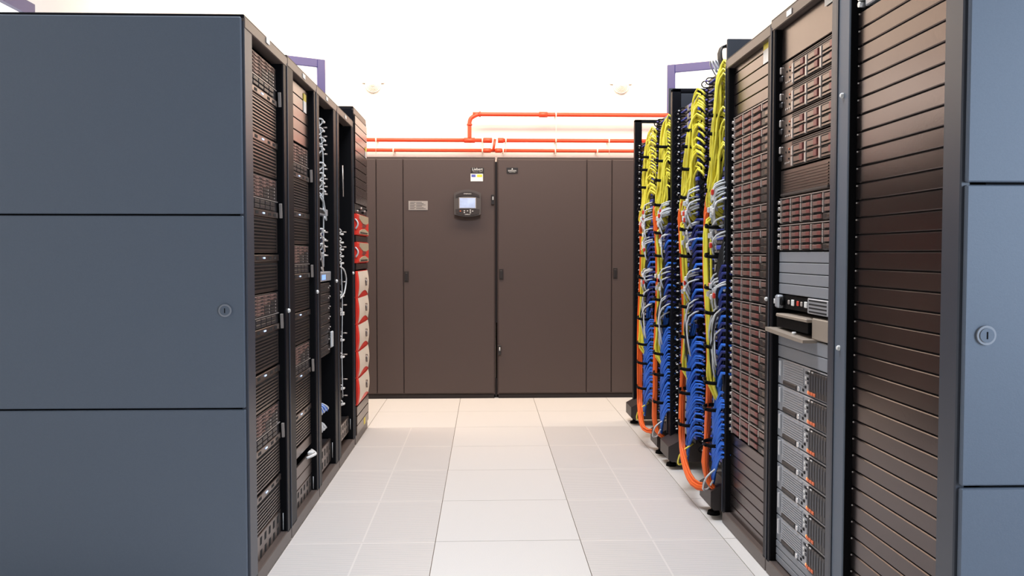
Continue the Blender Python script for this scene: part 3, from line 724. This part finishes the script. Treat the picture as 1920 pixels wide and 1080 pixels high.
# --- right rack 2
W2 = 3.175-2.656; YF = 3.175
put('tb2', mk_blank(W2, .122, 'blank'), rloc(YF, 1.871), RR, 'plain brown panel above the top server in the silver server rack', 'blanking panel', None)
def mk_six(W, Hh):
    def f():
        r = empty('server', (0, 0, 0)); b = MB(); bodybox(b, W, Hh); b.build('body', r)
        MB().mat('taupe').cbox(0, W, -.004, .008, .001, Hh-.001, .002).build('bezel', r)
        b = MB().mat('hole')
        for z in (.93, .86): b.box(W*.22, W*.97, -.0048, -.0038, Hh*z-.0022, Hh*z+.0018)
        b.build('vent', r)
        x0 = W*.23; cw = (W*.97-x0)/3; rh = Hh*.395; d0 = None
        for c in range(3):
            for k in range(2):
                if d0 is None:
                    q = MB().mat('hole').box(0, cw-.004, -.0046, -.003, 0, rh-.001)
                    q.mat('strip').cbox(.003, .017, -.012, -.004, .001, rh-.003, .002)
                    q.mat('taupe').cbox(.019, cw-.006, -.009, -.004, .003, rh*.28, .001); q.mat('taupe').cbox(.030, cw-.022, -.012, -.004, rh*.36, rh*.82, .001)
                    d0 = q.build('drive', r); h = MB().mat('latch').cbox(cw-.040, cw-.010, -.0135, -.004, rh*.30, rh*.88, .002).build('latch', d0); d = d0
                else:
                    d = d0.copy(); C.objects.link(d); hh = h.copy(); C.objects.link(hh); hh.parent = d
                d.parent = r; d.location = (x0+c*cw, 0, Hh*.02+k*rh)
        MB().mat('strip').rbox(-.004, .006, -.012, -.002, Hh*.62, Hh*.9, .003).build('thumbscrew', r)
        MB().mat('plastic').rbox(-.010, .022, -.012, -.002, Hh*.32, Hh*.55, .004).build('power_button', r)
        for x, z in ((.055, .62), (.085, .60), (.05, .2), (.07, .2), (.09, .2), (.085, .35)):
            MB().mat('hole' if z > .3 else 'strip').cyl((x, -.0065, Hh*z), (x, -.004, Hh*z), .0035, 8).build('socket', r)
        MB().mat('amber2').cyl((.088, -.0065, Hh*.72), (.088, -.004, Hh*.72), .003, 8).build('indicator', r)
        return r
    return f
for i, zb in enumerate((1.776, 1.682, 1.587, 1.491)):
    put('six', mk_six(W2, .0925), rloc(YF, zb), RR, 'brown server with six drives, %s of four stacked in silver server rack' % ordw(i), 'server', 'six-drive servers')
def mk_gr(W, Hh):
    def f():
        r = empty('server', (0, 0, 0)); b = MB(); bodybox(b, W, Hh); b.build('body', r)
        b = MB().mat('taupe').cbox(0, W, -.004, .008, .001, Hh-.001, .002); grille(b, .035, W-.07, Hh*.14, Hh*.93, .0086, 'taupe', -.0065, .5); b.build('grille', r)
        MB().mat('dplastic').cbox(.02, W-.06, -.012, -.003, .003, Hh*.12, .002).build('lower_lip', r)
        for k in range(3): MB().mat('amber2' if k == 1 else 'strip').cyl((W-.045, -.0065, Hh*(.5+.12*k)), (W-.045, -.004, Hh*(.5+.12*k)), .003, 8).build('indicator', r)
        return r
    return f
put('gr', mk_gr(W2, .096), rloc(YF, 1.391), RR, 'brown server with a wide grille below the six-drive servers', 'server', None)
def mk_shelf(W, Hh, cols, rows, dark, ear=.018):
    def f():
        r = empty('drive_shelf', (0, 0, 0)); b = MB(); bodybox(b, W, Hh); b.build('body', r)
        b = MB().mat('taupe').cbox(0, W, -.002, .008, .001, Hh-.001, .002); b.build('frame', r)
        MB().mat('strip').box(.004, W-.004, -.0085, -.001, Hh-.0048, Hh-.0018).build('top_edge', r)
        cw = (W-ear*1.3)/cols; rh = (Hh-.008)/rows; d0 = None; e0 = None
        for c in range(cols):
            for k in range(rows):
                dk = (c, k) in dark
                if not dk and d0 is None:
                    q = MB().mat('hole').box(0, cw-.001, -.0030, -.002, 0, rh-.0005)
                    q.mat('strip').cbox(.001, .008, -.011, -.003, .0008, rh-.0015, .001)
                    q.mat('driveface').cbox(.014, cw-.008, -.010, -.003, rh*.22, rh*.80, .0015)
                    d0 = q.build('drive', r); h = MB().mat('latch').cbox(cw-.042, cw-.009, -.0115, -.004, rh*.24, rh*.82, .0015).build('latch', d0); d = d0
                elif dk and e0 is None:
                    q = MB().mat('plastic').cbox(.004, cw-.006, -.010, -.003, rh*.08, rh*.92, .002); q.mat('taupe').cbox(cw*.40, cw*.66, -.0115, -.009, rh*.25, rh*.75, .001); q.mat('dplastic').box(cw*.72, cw*.8, -.0108, -.0095, rh*.2, rh*.8)
                    e0 = q.build('blank_bay', r, 'black empty drive bay'); d = e0
                elif dk: d = e0.copy(); C.objects.link(d)
                else:
                    d = d0.copy(); C.objects.link(d); hh = h.copy(); C.objects.link(hh); hh.parent = d
                d.parent = r; d.location = (ear+c*cw, 0, .002+k*rh)
        for k in range(rows): MB().mat('strip').cyl((.006, -.014, .002+rh*(k+.5)), (.006, -.002, .002+rh*(k+.5)), .0065, 8).build('thumbscrew', r)
        return r
    return f
put('sh2', mk_shelf(W2, .095, 5, 4, {(4, 0)}), rloc(YF, 1.294), RR, 'upper drive shelf with five columns in the silver server rack', 'drive shelf', 'five-column drive shelves')
put('sh2', None, rloc(YF, 1.199-.001+.0), RR, 'lower drive shelf with five columns, right above the grey panels', 'drive shelf', 'five-column drive shelves')
for o in (): pass
zs2 = [1.298-.103, 1.197-.051, 1.0975, 1.048]
g2 = [(1.197, 1.148), (1.148, 1.099), (1.099, 1.0505), (1.0505, 1.046)]
zz = [1.196, 1.1575, 1.1185, 1.080, 1.0445]
names = ['topmost', 'second from top', 'third from top', 'lowest']
for i in range(4):
    put('gb2', mk_blank(W2, .0378, 'greyblank'), rloc(YF, 1.196-.0381*(i+1)), RR, 'grey blanking panel above the keyboard tray, %s of four' % names[i], 'blanking panel', 'grey panels above the keyboard tray')
# keyboard/console server
r = empty('server', rloc(YF, .990), RR); tag(r, 'silver server with open dark bay above the beige keyboard tray', 'server')
b = MB(); bodybox(b, W2, .052); b.build('body', r)
MB().mat('inner').box(.03, W2*.58, -.001, .006, .003, .049).build('open_bay', r)
b = MB().mat('silver'); b.cbox(W2*.58, W2, -.012, .006, .001, .051, .003); b.mat('hole')
for k in range(4): b.box(W2*.61, W2*.90, -.0128, -.0115, .006+.012*k, .011+.012*k)
b.build('drive_block', r)
b = MB().mat('silver').rbox(0, .035, -.022, .004, .002, .050, .006); b.mat('inner').cyl((.046, -.014, .026), (.046, -.004, .026), .014, 14); b.build('ear', r)
MB().mat('white').cyl((-.008, -.024, .026), (-.008, -.005, .026), .011, 12).build('knob', r)
for x, c, s in ((.10, 'strip', .008), (.14, 'white', .013), (.19, 'redboot', .009), (.225, 'strip', .008), (.265, 'white', .012)):
    MB().mat(c).rbox(x-s, x+s, -.006, -.001, .024-s*.6, .030+s*.6, .002).build('connector', r)
# tray
r = empty('keyboard_tray', rloc(YF, .905), RR); tag(r, 'open beige keyboard tray jutting out of the silver server rack', 'tray')
M['beige'] = mat('beige_tray_paint', (.32, .265, .215), .45)
b = MB().mat('beige'); b.rbox(.04, W2*.66, -.03, .25, .058, .070, .003); b.build('upper_lid', r)
b = MB().mat('beige'); b.rbox(W2*.66, W2, -.012, .25, .004, .074, .004); b.build('side_block', r)
b = MB().mat('beige'); b.prism([(-.01, .002), (.30, -.006), (W2*.72, -.006), (W2*.72, .004), (.30, .006), (-.01, .016)], -.052, .10); b.build('tray_leaf', r)
MB().mat('inner').rbox(.02, W2*.64, -.02, .05, .020, .056, .002).build('dark_slot', r)
MB().mat('white').cyl((.23, -.030, .008), (.23, -.030, .018), .007, 12).build('catch', r)
for i in range(2): put('gb2b', mk_blank(W2, .0455, 'greyblank'), rloc(YF, .904-.0455*(i+1)), RR, 'grey blanking panel %s the beige keyboard tray' % ('right below' if i == 0 else 'second below'), 'blanking panel', 'grey panels below the keyboard tray')
def mk_silver(W, Hh):
    def f():
        r = empty('server', (0, 0, 0)); b = MB(); bodybox(b, W, Hh); b.build('body', r)
        MB().mat('silver').cbox(-.004, W, -.004, .008, .001, Hh-.0015, .002).build('bezel', r)
        b = MB(); grille(b, W*.115, W*.50, Hh*.24, Hh*.95, .0078, 'silver', -.0075, .45); b.build('grille', r)
        MB().mat('bright').rbox(W*.062, W*.080, -.014, -.004, Hh*.34, Hh*.92, .002).build('handle', r)
        MB().mat('dplastic').cbox(W*.11, W*.37, -.008, -.003, Hh*.035, Hh*.19, .002).build('name_tab', r)
        b = MB().mat('bright').cyl((W*.42, -.010, Hh*.13), (W*.42, -.004, Hh*.13), .009, 14); b.build('power_button', r)
        for x, z, m in ((.54, .8, 'trimrail'), (.57, .8, 'hole'), (.535, .62, 'white'), (.57, .6, 'hole'), (.54, .44, 'white'), (.57, .46, 'trimrail'), (.53, .28, 'hole'), (.49, .14, 'hole')):
            MB().mat(m).rbox(W*x-.006, W*x+.006, -.0065, -.003, Hh*z-.0045, Hh*z+.0045, .0006).build('socket', r)
        MB().mat('hole').box(W*.615, W*.965, -.0055, -.003, Hh*.05, Hh*.94).build('drive_cage', r)
        cw = W*.35/8; d0 = None
        for c in range(8):
            if d0 is None:
                q = MB().mat('driveface2').cbox(.0012, cw-.0012, -.012, -.004, Hh*.07, Hh*.92, .0015); q.mat('trimrail').box(cw*.3, cw*.7, -.0128, -.0118, Hh*.30, Hh*.8)
                d0 = q.build('drive', r); d = d0
            else: d = d0.copy(); C.objects.link(d)
            d.parent = r; d.location = (W*.615+c*cw, 0, 0)
        for c in range(3):
            MB().mat('amber2').rbox(W*.615+c*cw+.002, W*.615+(c+1)*cw-.003, -.0145, -.010, Hh*.10, Hh*.21, .001).build('orange_latch', r)
            if c < 2: MB().mat('bright').rbox(W*.62+c*cw*1.2, W*.62+c*cw*1.2+.014, -.014, -.010, Hh*.88, Hh*.93, .001).build('drive_label', r)
        MB().mat('amber').cyl((W*.597, -.009, Hh*.14), (W*.597, -.004, Hh*.14), .006, 10).build('amber_light', r, 'glowing amber light')
        MB().mat('bright').rbox(W*.974, W*.986, -.009, -.003, Hh*.02, Hh*.20, .002).build('latch', r)
        return r
    return f
for i in range(7):
    put('sil', mk_silver(W2, .0945), rloc(YF, .812-.0963*(i+1)), RR, 'silver server with dark upright drives, %s of the stack of seven' % ordw(i), 'server', 'silver servers')
for i in range(3): put('gb2c', mk_blank(W2, .0262, 'greyblank'), rloc(YF, .138-.0265*(i+1)), RR, 'grey blanking panel below the silver servers, %s of three' % ['topmost', 'middle', 'lowest'][i], 'blanking panel', 'grey panels below the silver servers')

# --- right rack 3
W3 = 3.785-3.260; YF = 3.785
for i in range(5): put('bl3', mk_blank(W3, .0455, 'blank'), rloc(YF, 2.003-.0456*(i+1)), RR, 'brown blanking panel above the drive shelves, %s of five' % ordw(i), 'blanking panel', 'blanking panels above the drive shelves')
for i in range(14):
    put('sh3', mk_shelf(W3, .0958, 4, 3, {(3, 0), (3, 1)}), rloc(YF, 1.774-.0975*(i+1)), RR, 'drive shelf with twelve bays, %s of the tall stack beside the cables' % ordw(i), 'drive shelf', 'twelve-bay drive shelves')
for i in range(8): put('bl3b', mk_blank(W3, .0445, 'blank'), rloc(YF, .407-.0447*(i+1)), RR, 'brown blanking panel below the drive shelves, %s of eight' % ordw(i), 'blanking panel', 'blanking panels below the drive shelves')

# ------------------------------------------------------------------ patch racks with cable bundles
def patch_frame(ya, yb, label, H=2.11):
    r = empty('patch_rack', (XR, ya, 0)); tag(r, label, 'rack', 'open patch racks')
    def bx(m, x0, x1, y0, y1, z0, z1, nm, bev=.003): return MB().mat(m).rbox(x0, x1, y0-ya, y1-ya, z0, z1, bev).build(nm, r)
    bx('post', .0, .05, yb-.05, yb, .14, H, 'post'); bx('post', .015, .09, ya, ya+.03, .14, H, 'post')
    bx('post', .36, .42, ya, yb, H-.03, H, 'top_bar'); bx('post', .0, .40, yb-.05, yb-.01, H-.02, H, 'top_brace')
    bx('inner', .16, .18, ya, yb, .10, H-.02, 'back_panel'); bx('trimrail', .01, .85, ya-.004, ya+.010, .14, H+.015, 'side_panel'); bx('post', .18, .85, yb-.012, yb, .14, H-.1, 'side_panel')
    for y0, y1 in ((ya-.0, ya+.20), (yb-.22, yb)):
        b = MB().mat('dplastic'); w0, w1 = -.045, .42
        n = len(b.v); pts = [(w0, .06), (w0+.02, .045), (w1, .045), (w1, .17), (.03, .17), (w0, .13)]
        k = len(pts); b.v += [(x, y0-ya, z) for x, z in pts]+[(x, y1-ya, z) for x, z in pts]
        b.face(list(range(n, n+k))); b.face(list(range(n+k, n+2*k))[::-1])
        for i in range(k): b.face([n+i, n+k+i, n+k+(i+1) % k, n+(i+1) % k])
        b.build('base_shoe', r)
        ym = (y0+y1)/2-ya
        MB().mat('inner').cyl((-.005, ym, .014), (-.005, ym, .05), .012, 10).build('foot', r)
        f = MB().mat('inner').cyl((-.005, ym, .0), (-.005, ym, .016), .030, 14, .026); f.build('foot_pad', r)
        MB().mat('inner').cyl((.36, ym, .0), (.36, ym, .05), .026, 12).build('foot', r)
    return r
patch_frame(3.85, 4.98, 'open black patch rack with blue panels, nearer of the two patch racks')
patch_frame(5.08, 6.22, 'open black patch rack with blue panels, farther of the two patch racks', 2.125)
def mk_patch(W, Hh, ring_w, bright):
    # local x: 0 = far (left on screen) with the ring plate, W = near
    def f():
        r = empty('network_patch_bay', (0, 0, 0))
        MB().mat('dplastic').rbox(0, ring_w, -.002, .02, .001, Hh-.001, .002).build('ring_plate', r)
        b = MB().mat('plastic').box(ring_w, W, .004, .03, .001, Hh-.001); b.build('body', r)
        MB().mat('blueport').cbox(ring_w+.03, W, -.004, .01, Hh*.48, Hh*.92, .003).build('blue_strip', r)
        MB().mat('portplate').rbox(ring_w+.002, ring_w+.028, -.005, .004, Hh*.15, Hh*.9, .002).build('label_plate', r)
        b = MB().mat('hole').box(ring_w+.032, W, -.002, .006, Hh*.05, Hh*.42)
        b.mat('strip')
        for k in range(4): b.box(ring_w+.04+k*.026, ring_w+.047+k*.026, -.003, .0, Hh*.12, Hh*.35)
        b.build('port_row', r)
        MB().mat('blueport').rbox(ring_w*.30, ring_w*.95, -.012, -.002, Hh*.36, Hh*.52, .002).build('blue_tab', r)
        for x in (.012, ring_w*.62):
            MB().mat('inner').tube([(x, 0, Hh*.15), (x, -.028, Hh*.12), (x+.004, -.040, Hh*.45), (x+.002, -.028, Hh*.78), (x, 0, Hh*.8)], .0035, 5, 2).build('cable_ring', r)
        MB().mat('strip').rbox(.022, .030, -.026, -.018, Hh*.30, Hh*.46, .002).build('clip', r)
        MB().mat('purple' if bright else 'greycab').rbox(ring_w*.62, ring_w*.62+.012, -.042, -.030, Hh*.36, Hh*.54, .003).build('boot', r)
        return r
    return f
cols = [(3.90, 4.30, .15, 2.035, 'nearest column of patch panels'), (4.50, 4.91, .17, 1.99, 'second column of patch panels'), (5.12, 5.50, .15, 2.02, 'third column of patch panels'), (5.70, 6.14, .17, 1.95, 'farthest column of patch panels')]
PU = .0447
for ci, (ya, yb, rw, zt, nm) in enumerate(cols):
    n = int((zt-.18)/PU)
    for i in range(n):
        put('pp%d' % ci, mk_patch(yb-ya, PU, rw, ci % 2 == 0), (XR+.045, yb, zt-PU*(i+1)), RR, 'blue patch panel, %s in the %s' % (ordw(i), nm), 'patch panel', 'blue panels in the '+nm)
# bundles : centre path given as (z, y) with x protruding from the frame
def interp(path, z):
    if z >= path[0][0]: return path[0][1:]
    for a, c in zip(path, path[1:]):
        if a[0] >= z >= c[0]:
            t = (a[0]-z)/(a[0]-c[0]+1e-9); return tuple(a[k]*(1-t)+c[k]*t for k in range(1, len(a)))
    return path[-1][1:]
NB = ['nearest', 'second', 'third', 'farthest']
#           yc top         x out
BUN = [
    dict(y=3.878, x=1.028, dy=.024, sc=1.0),
    dict(y=4.355, x=1.02, dy=.036, sc=1.0),
    dict(y=5.02, x=1.02, dy=.032, sc=.9),
    dict(y=5.56, x=1.02, dy=.042, sc=1.0),
]
for bi, B in enumerate(BUN):
    nm = NB[bi]; yc = B['y']; xc = B['x']; dy = B['dy']; rnd = random.Random(bi+11)
    Zt = 2.03 if bi == 0 else (1.99 if bi == 1 else 1.97)
    where = '%s cable bundle' % nm
    # yellow
    N = 34
    yshift = .03
    for k in range(N):
        oy = rnd.uniform(-dy, dy); oxx = rnd.uniform(-.022, .022); zs = Zt-rnd.uniform(0, .40) if k > 3 else Zt-.02*k
        side = 1 if bi % 2 else rnd.choice((-.6, .3))
        zend = 1.43+rnd.uniform(-.06, .06)
        Y0 = yc-side*.085+oy*.3 if bi % 2 else yc-.035+oy*.3
        pts = [(XR+.02, Y0, zs-.03), (xc+.015+oxx*.3, (Y0+yc+oy)/2, zs+.005), (xc+oxx*.6, yc+oy*.8, zs-.05), (xc+oxx, yc+oy, zs-.13)]
        z = zs-.13
        while z-.12 > zend:
            z -= .12; t = (Zt-z)/.6
            pts.append((xc-.012*t+oxx+rnd.uniform(-.004, .004), yc+oy*(1-.15*t)+yshift*t+rnd.uniform(-.006, .006), z))
        pts.append((xc-.02+oxx, yc+oy*.9+yshift, zend)); pts.append((xc+.02, yc+oy*1.2+yshift*.6, zend-.05))
        lead(pts, .0056, 'yellow', 'yellow_patch_cable', 'yellow patch cord in the upper part of the '+where, 'cable', 'yellow cords in the %s bundle' % nm, sm=2)
    # orange and yellow trunk running down the far side
    for k in range(18):
        oy = rnd.uniform(-.016, .018); ox_ = rnd.uniform(-.016, .008); m = 'orange' if k < 12 else 'yellow'
        z = 1.46-.01*k; ze = .30 if m == 'orange' else .55
        pts = [(XR, yc+.03+oy*.5, z+.03)]
        ph = rnd.uniform(0, 1)
        while z > ze:
            t = (1.46-z)
            wv = .020*math.sin(t*7+bi*1.3)
            pts.append((xc-.022+ox_-.008*math.sin(t*5+bi), yc+(.056 if m == 'orange' else .020)+oy+wv+rnd.uniform(-.003, .003), z)); z -= .10
        if m == 'orange':
            lowY = {0: 4.00, 1: 4.00, 2: 5.08, 3: 5.25}[bi]
            if bi in (1, 3):    # sweeps down towards the camera and along the base
                pts += [(xc-.03+ox_, yc+.03+oy, .26), (xc-.045+ox_, yc-.08+oy, .19+oy), (xc-.05+ox_, lowY+.12, .13+oy*.8), (xc-.03+ox_, lowY+.02, .11+oy*.8), (XR+.01, lowY-.04, .12+oy)]
            else:
                pts += [(xc-.03+ox_, yc+.05+oy*2, .24), (xc-.02+ox_, yc+.02+oy, .16), (xc+.01+ox_, yc-.0+oy, .13)]
        else: pts.append((XR+.01, yc+oy, ze-.05))
        lead(pts, .0062, m, m+'_patch_cable', '%s cord running down the lower %s' % (m, where), 'cable', '%s lower cords in the %s bundle' % (m, nm), sm=2)
    # blue drapes at the bottom
    for k in range(34):
        zs = .28+(.30 if bi == 0 else .50)*(k/34)+rnd.uniform(-.01, .01)
        oy = rnd.uniform(-.03, .03); dr = rnd.uniform(.09, .15)
        yn = yc-.06+rnd.uniform(-.01, .01); 
        pts = [(XR+.03, yn-.02, zs), (XR-.01, yn+.0, zs+.008), (xc-.005, yn+.03, zs-.02-dr*.2), (xc-.012, yc+oy*.5, zs-dr*.8), (xc-.005, yc+.02+oy*.5, zs-dr), (xc+.005, yc+.03+oy*.5, zs-dr*.6), (xc+.010, yc+.02+oy, zs+.05), (XR, yc+oy, zs+.16)]
        lead(pts, .0052, 'bluecable', 'blue_patch_cable', 'blue cord drooping in the lower part of the '+where, 'cable', 'blue drooping cords in the %s bundle' % nm, sm=2)
    # dark blue loops mid height
    for k in range(16):
        zs = (.66 if bi == 0 else .88)+.50*(k/16); yn = yc-.06; dr = rnd.uniform(.03, .06)
        pts = [(XR+.03, yn-.03, zs), (XR-.012, yn-.01, zs+.005), (xc+.0, yn+.03, zs-dr), (xc+.01, yc+.0, zs-dr*.8), (XR+.01, yc+.01, zs+.02)]
        lead(pts, .0075, 'bluecable' if k % 4 == 0 else 'dbluecable', 'blue_patch_cable', 'dark blue looped cord at mid height of the '+where, 'cable', 'blue looped cords in the %s bundle' % nm, sm=2)
    # pale cords with white plugs
    for zone, (za, zb, cnt) in enumerate(((1.36, 1.47, 12), (1.22, 1.32, 6), (1.00, 1.08, 7), (.78, .90, 10))):
        for k in range(cnt):
            z = rnd.uniform(za, zb); y = yc+rnd.uniform(-.05, .012); L = rnd.uniform(.05, .10) if zone < 3 else .15; sl = rnd.uniform(-.03, .05)
            pts = [(XR-.0, y-.035, z+L*.5), (xc-.020, y-.015, z+L*.3), (xc-.030+rnd.uniform(-.008, .01), y+sl*.5, z-L*.2), (xc-.022, y+sl, z-L*.7), (xc-.01, y+sl+.015, z-L)]
            zn = ['upper', 'upper middle', 'lower middle', 'lower'][zone]
            o = lead(pts, .0042, 'greycab' if k % 4 else 'blackcab' if zone == 3 else 'greycab', 'patch_cable', 'pale short cord with plug, %s cluster of the %s' % (zn, where), 'cable', 'pale %s cords in the %s bundle' % (zn, nm), sm=2)
            if zone < 3:
                p = Vector(pts[2]); m = ['white', 'white', 'redboot', 'greycab'][k % 4]
                MB().mat(m).rbox(p.x-.010, p.x+.002, p.y-.008, p.y+.008, p.z-.012, p.z+.012, .003).build('plug', o)
    # black cords
    for k in range(7):
        z = 1.02+.02*k; pts = [(XR, yc-.06, z+.12), (xc, yc-.045, z+.05), (xc-.008, yc-.03+.006*k, z-.06), (xc, yc-.01, z-.16), (XR, yc, z-.2)]
        lead(pts, .0055, 'blackcab', 'black_patch_cable', 'black cord crossing the middle of the '+where, 'cable', 'black cords in the %s bundle' % nm, sm=2)
    # straps
    for j, z in enumerate((1.80, 1.72, 1.61, 1.47, 1.31, 1.18, 1.04, .93, .78, .62, .50, .34)):
        t = max(0, min(1, (2.0-z)/.6)); hwid = dy*.95 if z > 1.4 else dy+.012
        cy_ = yc+yshift*t*(1 if z > 1.4 else .3); cx_ = xc-.012*t
        b = MB().mat('inner'); R_ = []
        h = .008
        for q in range(16):
            a = 2*PI*q/16; R_.append((math.cos(a), math.sin(a)))
        n = len(b.v)
        for sgn in (-1, 1):
            for (ca_, sa_) in R_: b.v.append((cx_+.044*ca_, cy_+hwid*sa_*1.12, z+sgn*h+.006*sa_))
        for q in range(16): b.face([n+q, n+(q+1) % 16, n+16+(q+1) % 16, n+16+q], True)
        for sgn in (-1, 1):
            for (ca_, sa_) in R_: b.v.append((cx_+.041*ca_, cy_+hwid*sa_*1.05, z+sgn*h+.006*sa_))
        for q in range(16):
            b.face([n+32+(q+1) % 16, n+32+q, n+48+q, n+48+(q+1) % 16], True)
            b.face([n+q, n+32+q, n+32+(q+1) % 16, n+(q+1) % 16]); b.face([n+16+q, n+16+(q+1) % 16, n+48+(q+1) % 16, n+48+q])
        b.rbox(cx_-.050, cx_-.040, cy_-hwid-.014, cy_-hwid*.4, z-.006, z+.006, .002)
        tag(b.build('cable_strap'), 'black strap, %s around the %s cable bundle' % (ordw(j), nm), 'strap', 'black straps on the %s bundle' % nm)
    # short tail leads at the bottom
    lead([(XR-.01, yc-.02, .24), (xc-.05, yc-.04, .20), (xc-.06, yc-.01, .14), (xc-.03, yc+.02, .13), (xc-.02, yc-.03, .18)], .0045, 'yellow' if bi % 2 else 'greycab', 'patch_cable', '%s loose loop at the foot of the %s' % ('yellow' if bi % 2 else 'pale', where), 'cable', None)
lead([(XR, 3.93, .20), (XR-.03, 3.92, .15), (XR-.035, 3.91, .07), (XR-.01, 3.90, .03)], .005, 'blackcab', 'power_cable', 'black lead hanging over the foot of the nearest patch rack', 'cable', None)
# black leads on top of the nearest bundle
for k in range(6):
    lead([(XR+.01, 3.875+.008*k, 2.0), (XR-.008, 3.875+.009*k, 2.05), (XR+.0, 3.89+.008*k, 2.10), (XR+.05, 3.90+.01*k, 2.115)], .005, 'blackcab', 'black_patch_cable', 'black lead curling over the top of the nearer patch rack', 'cable', 'black leads over the nearer patch rack', sm=2)
for k in range(3):
    lead([(XR+.03, 4.00+.05*k, 2.03), (XR+.01, 4.02+.05*k, 2.07+.01*k), (XR+.02, 4.07+.05*k, 2.075), (XR+.05, 4.10+.05*k, 2.04)], .004, 'greycab', 'patch_cable', 'thin pale lead looping above the nearest patch panel column', 'cable', 'pale leads above the patch panels', sm=3)
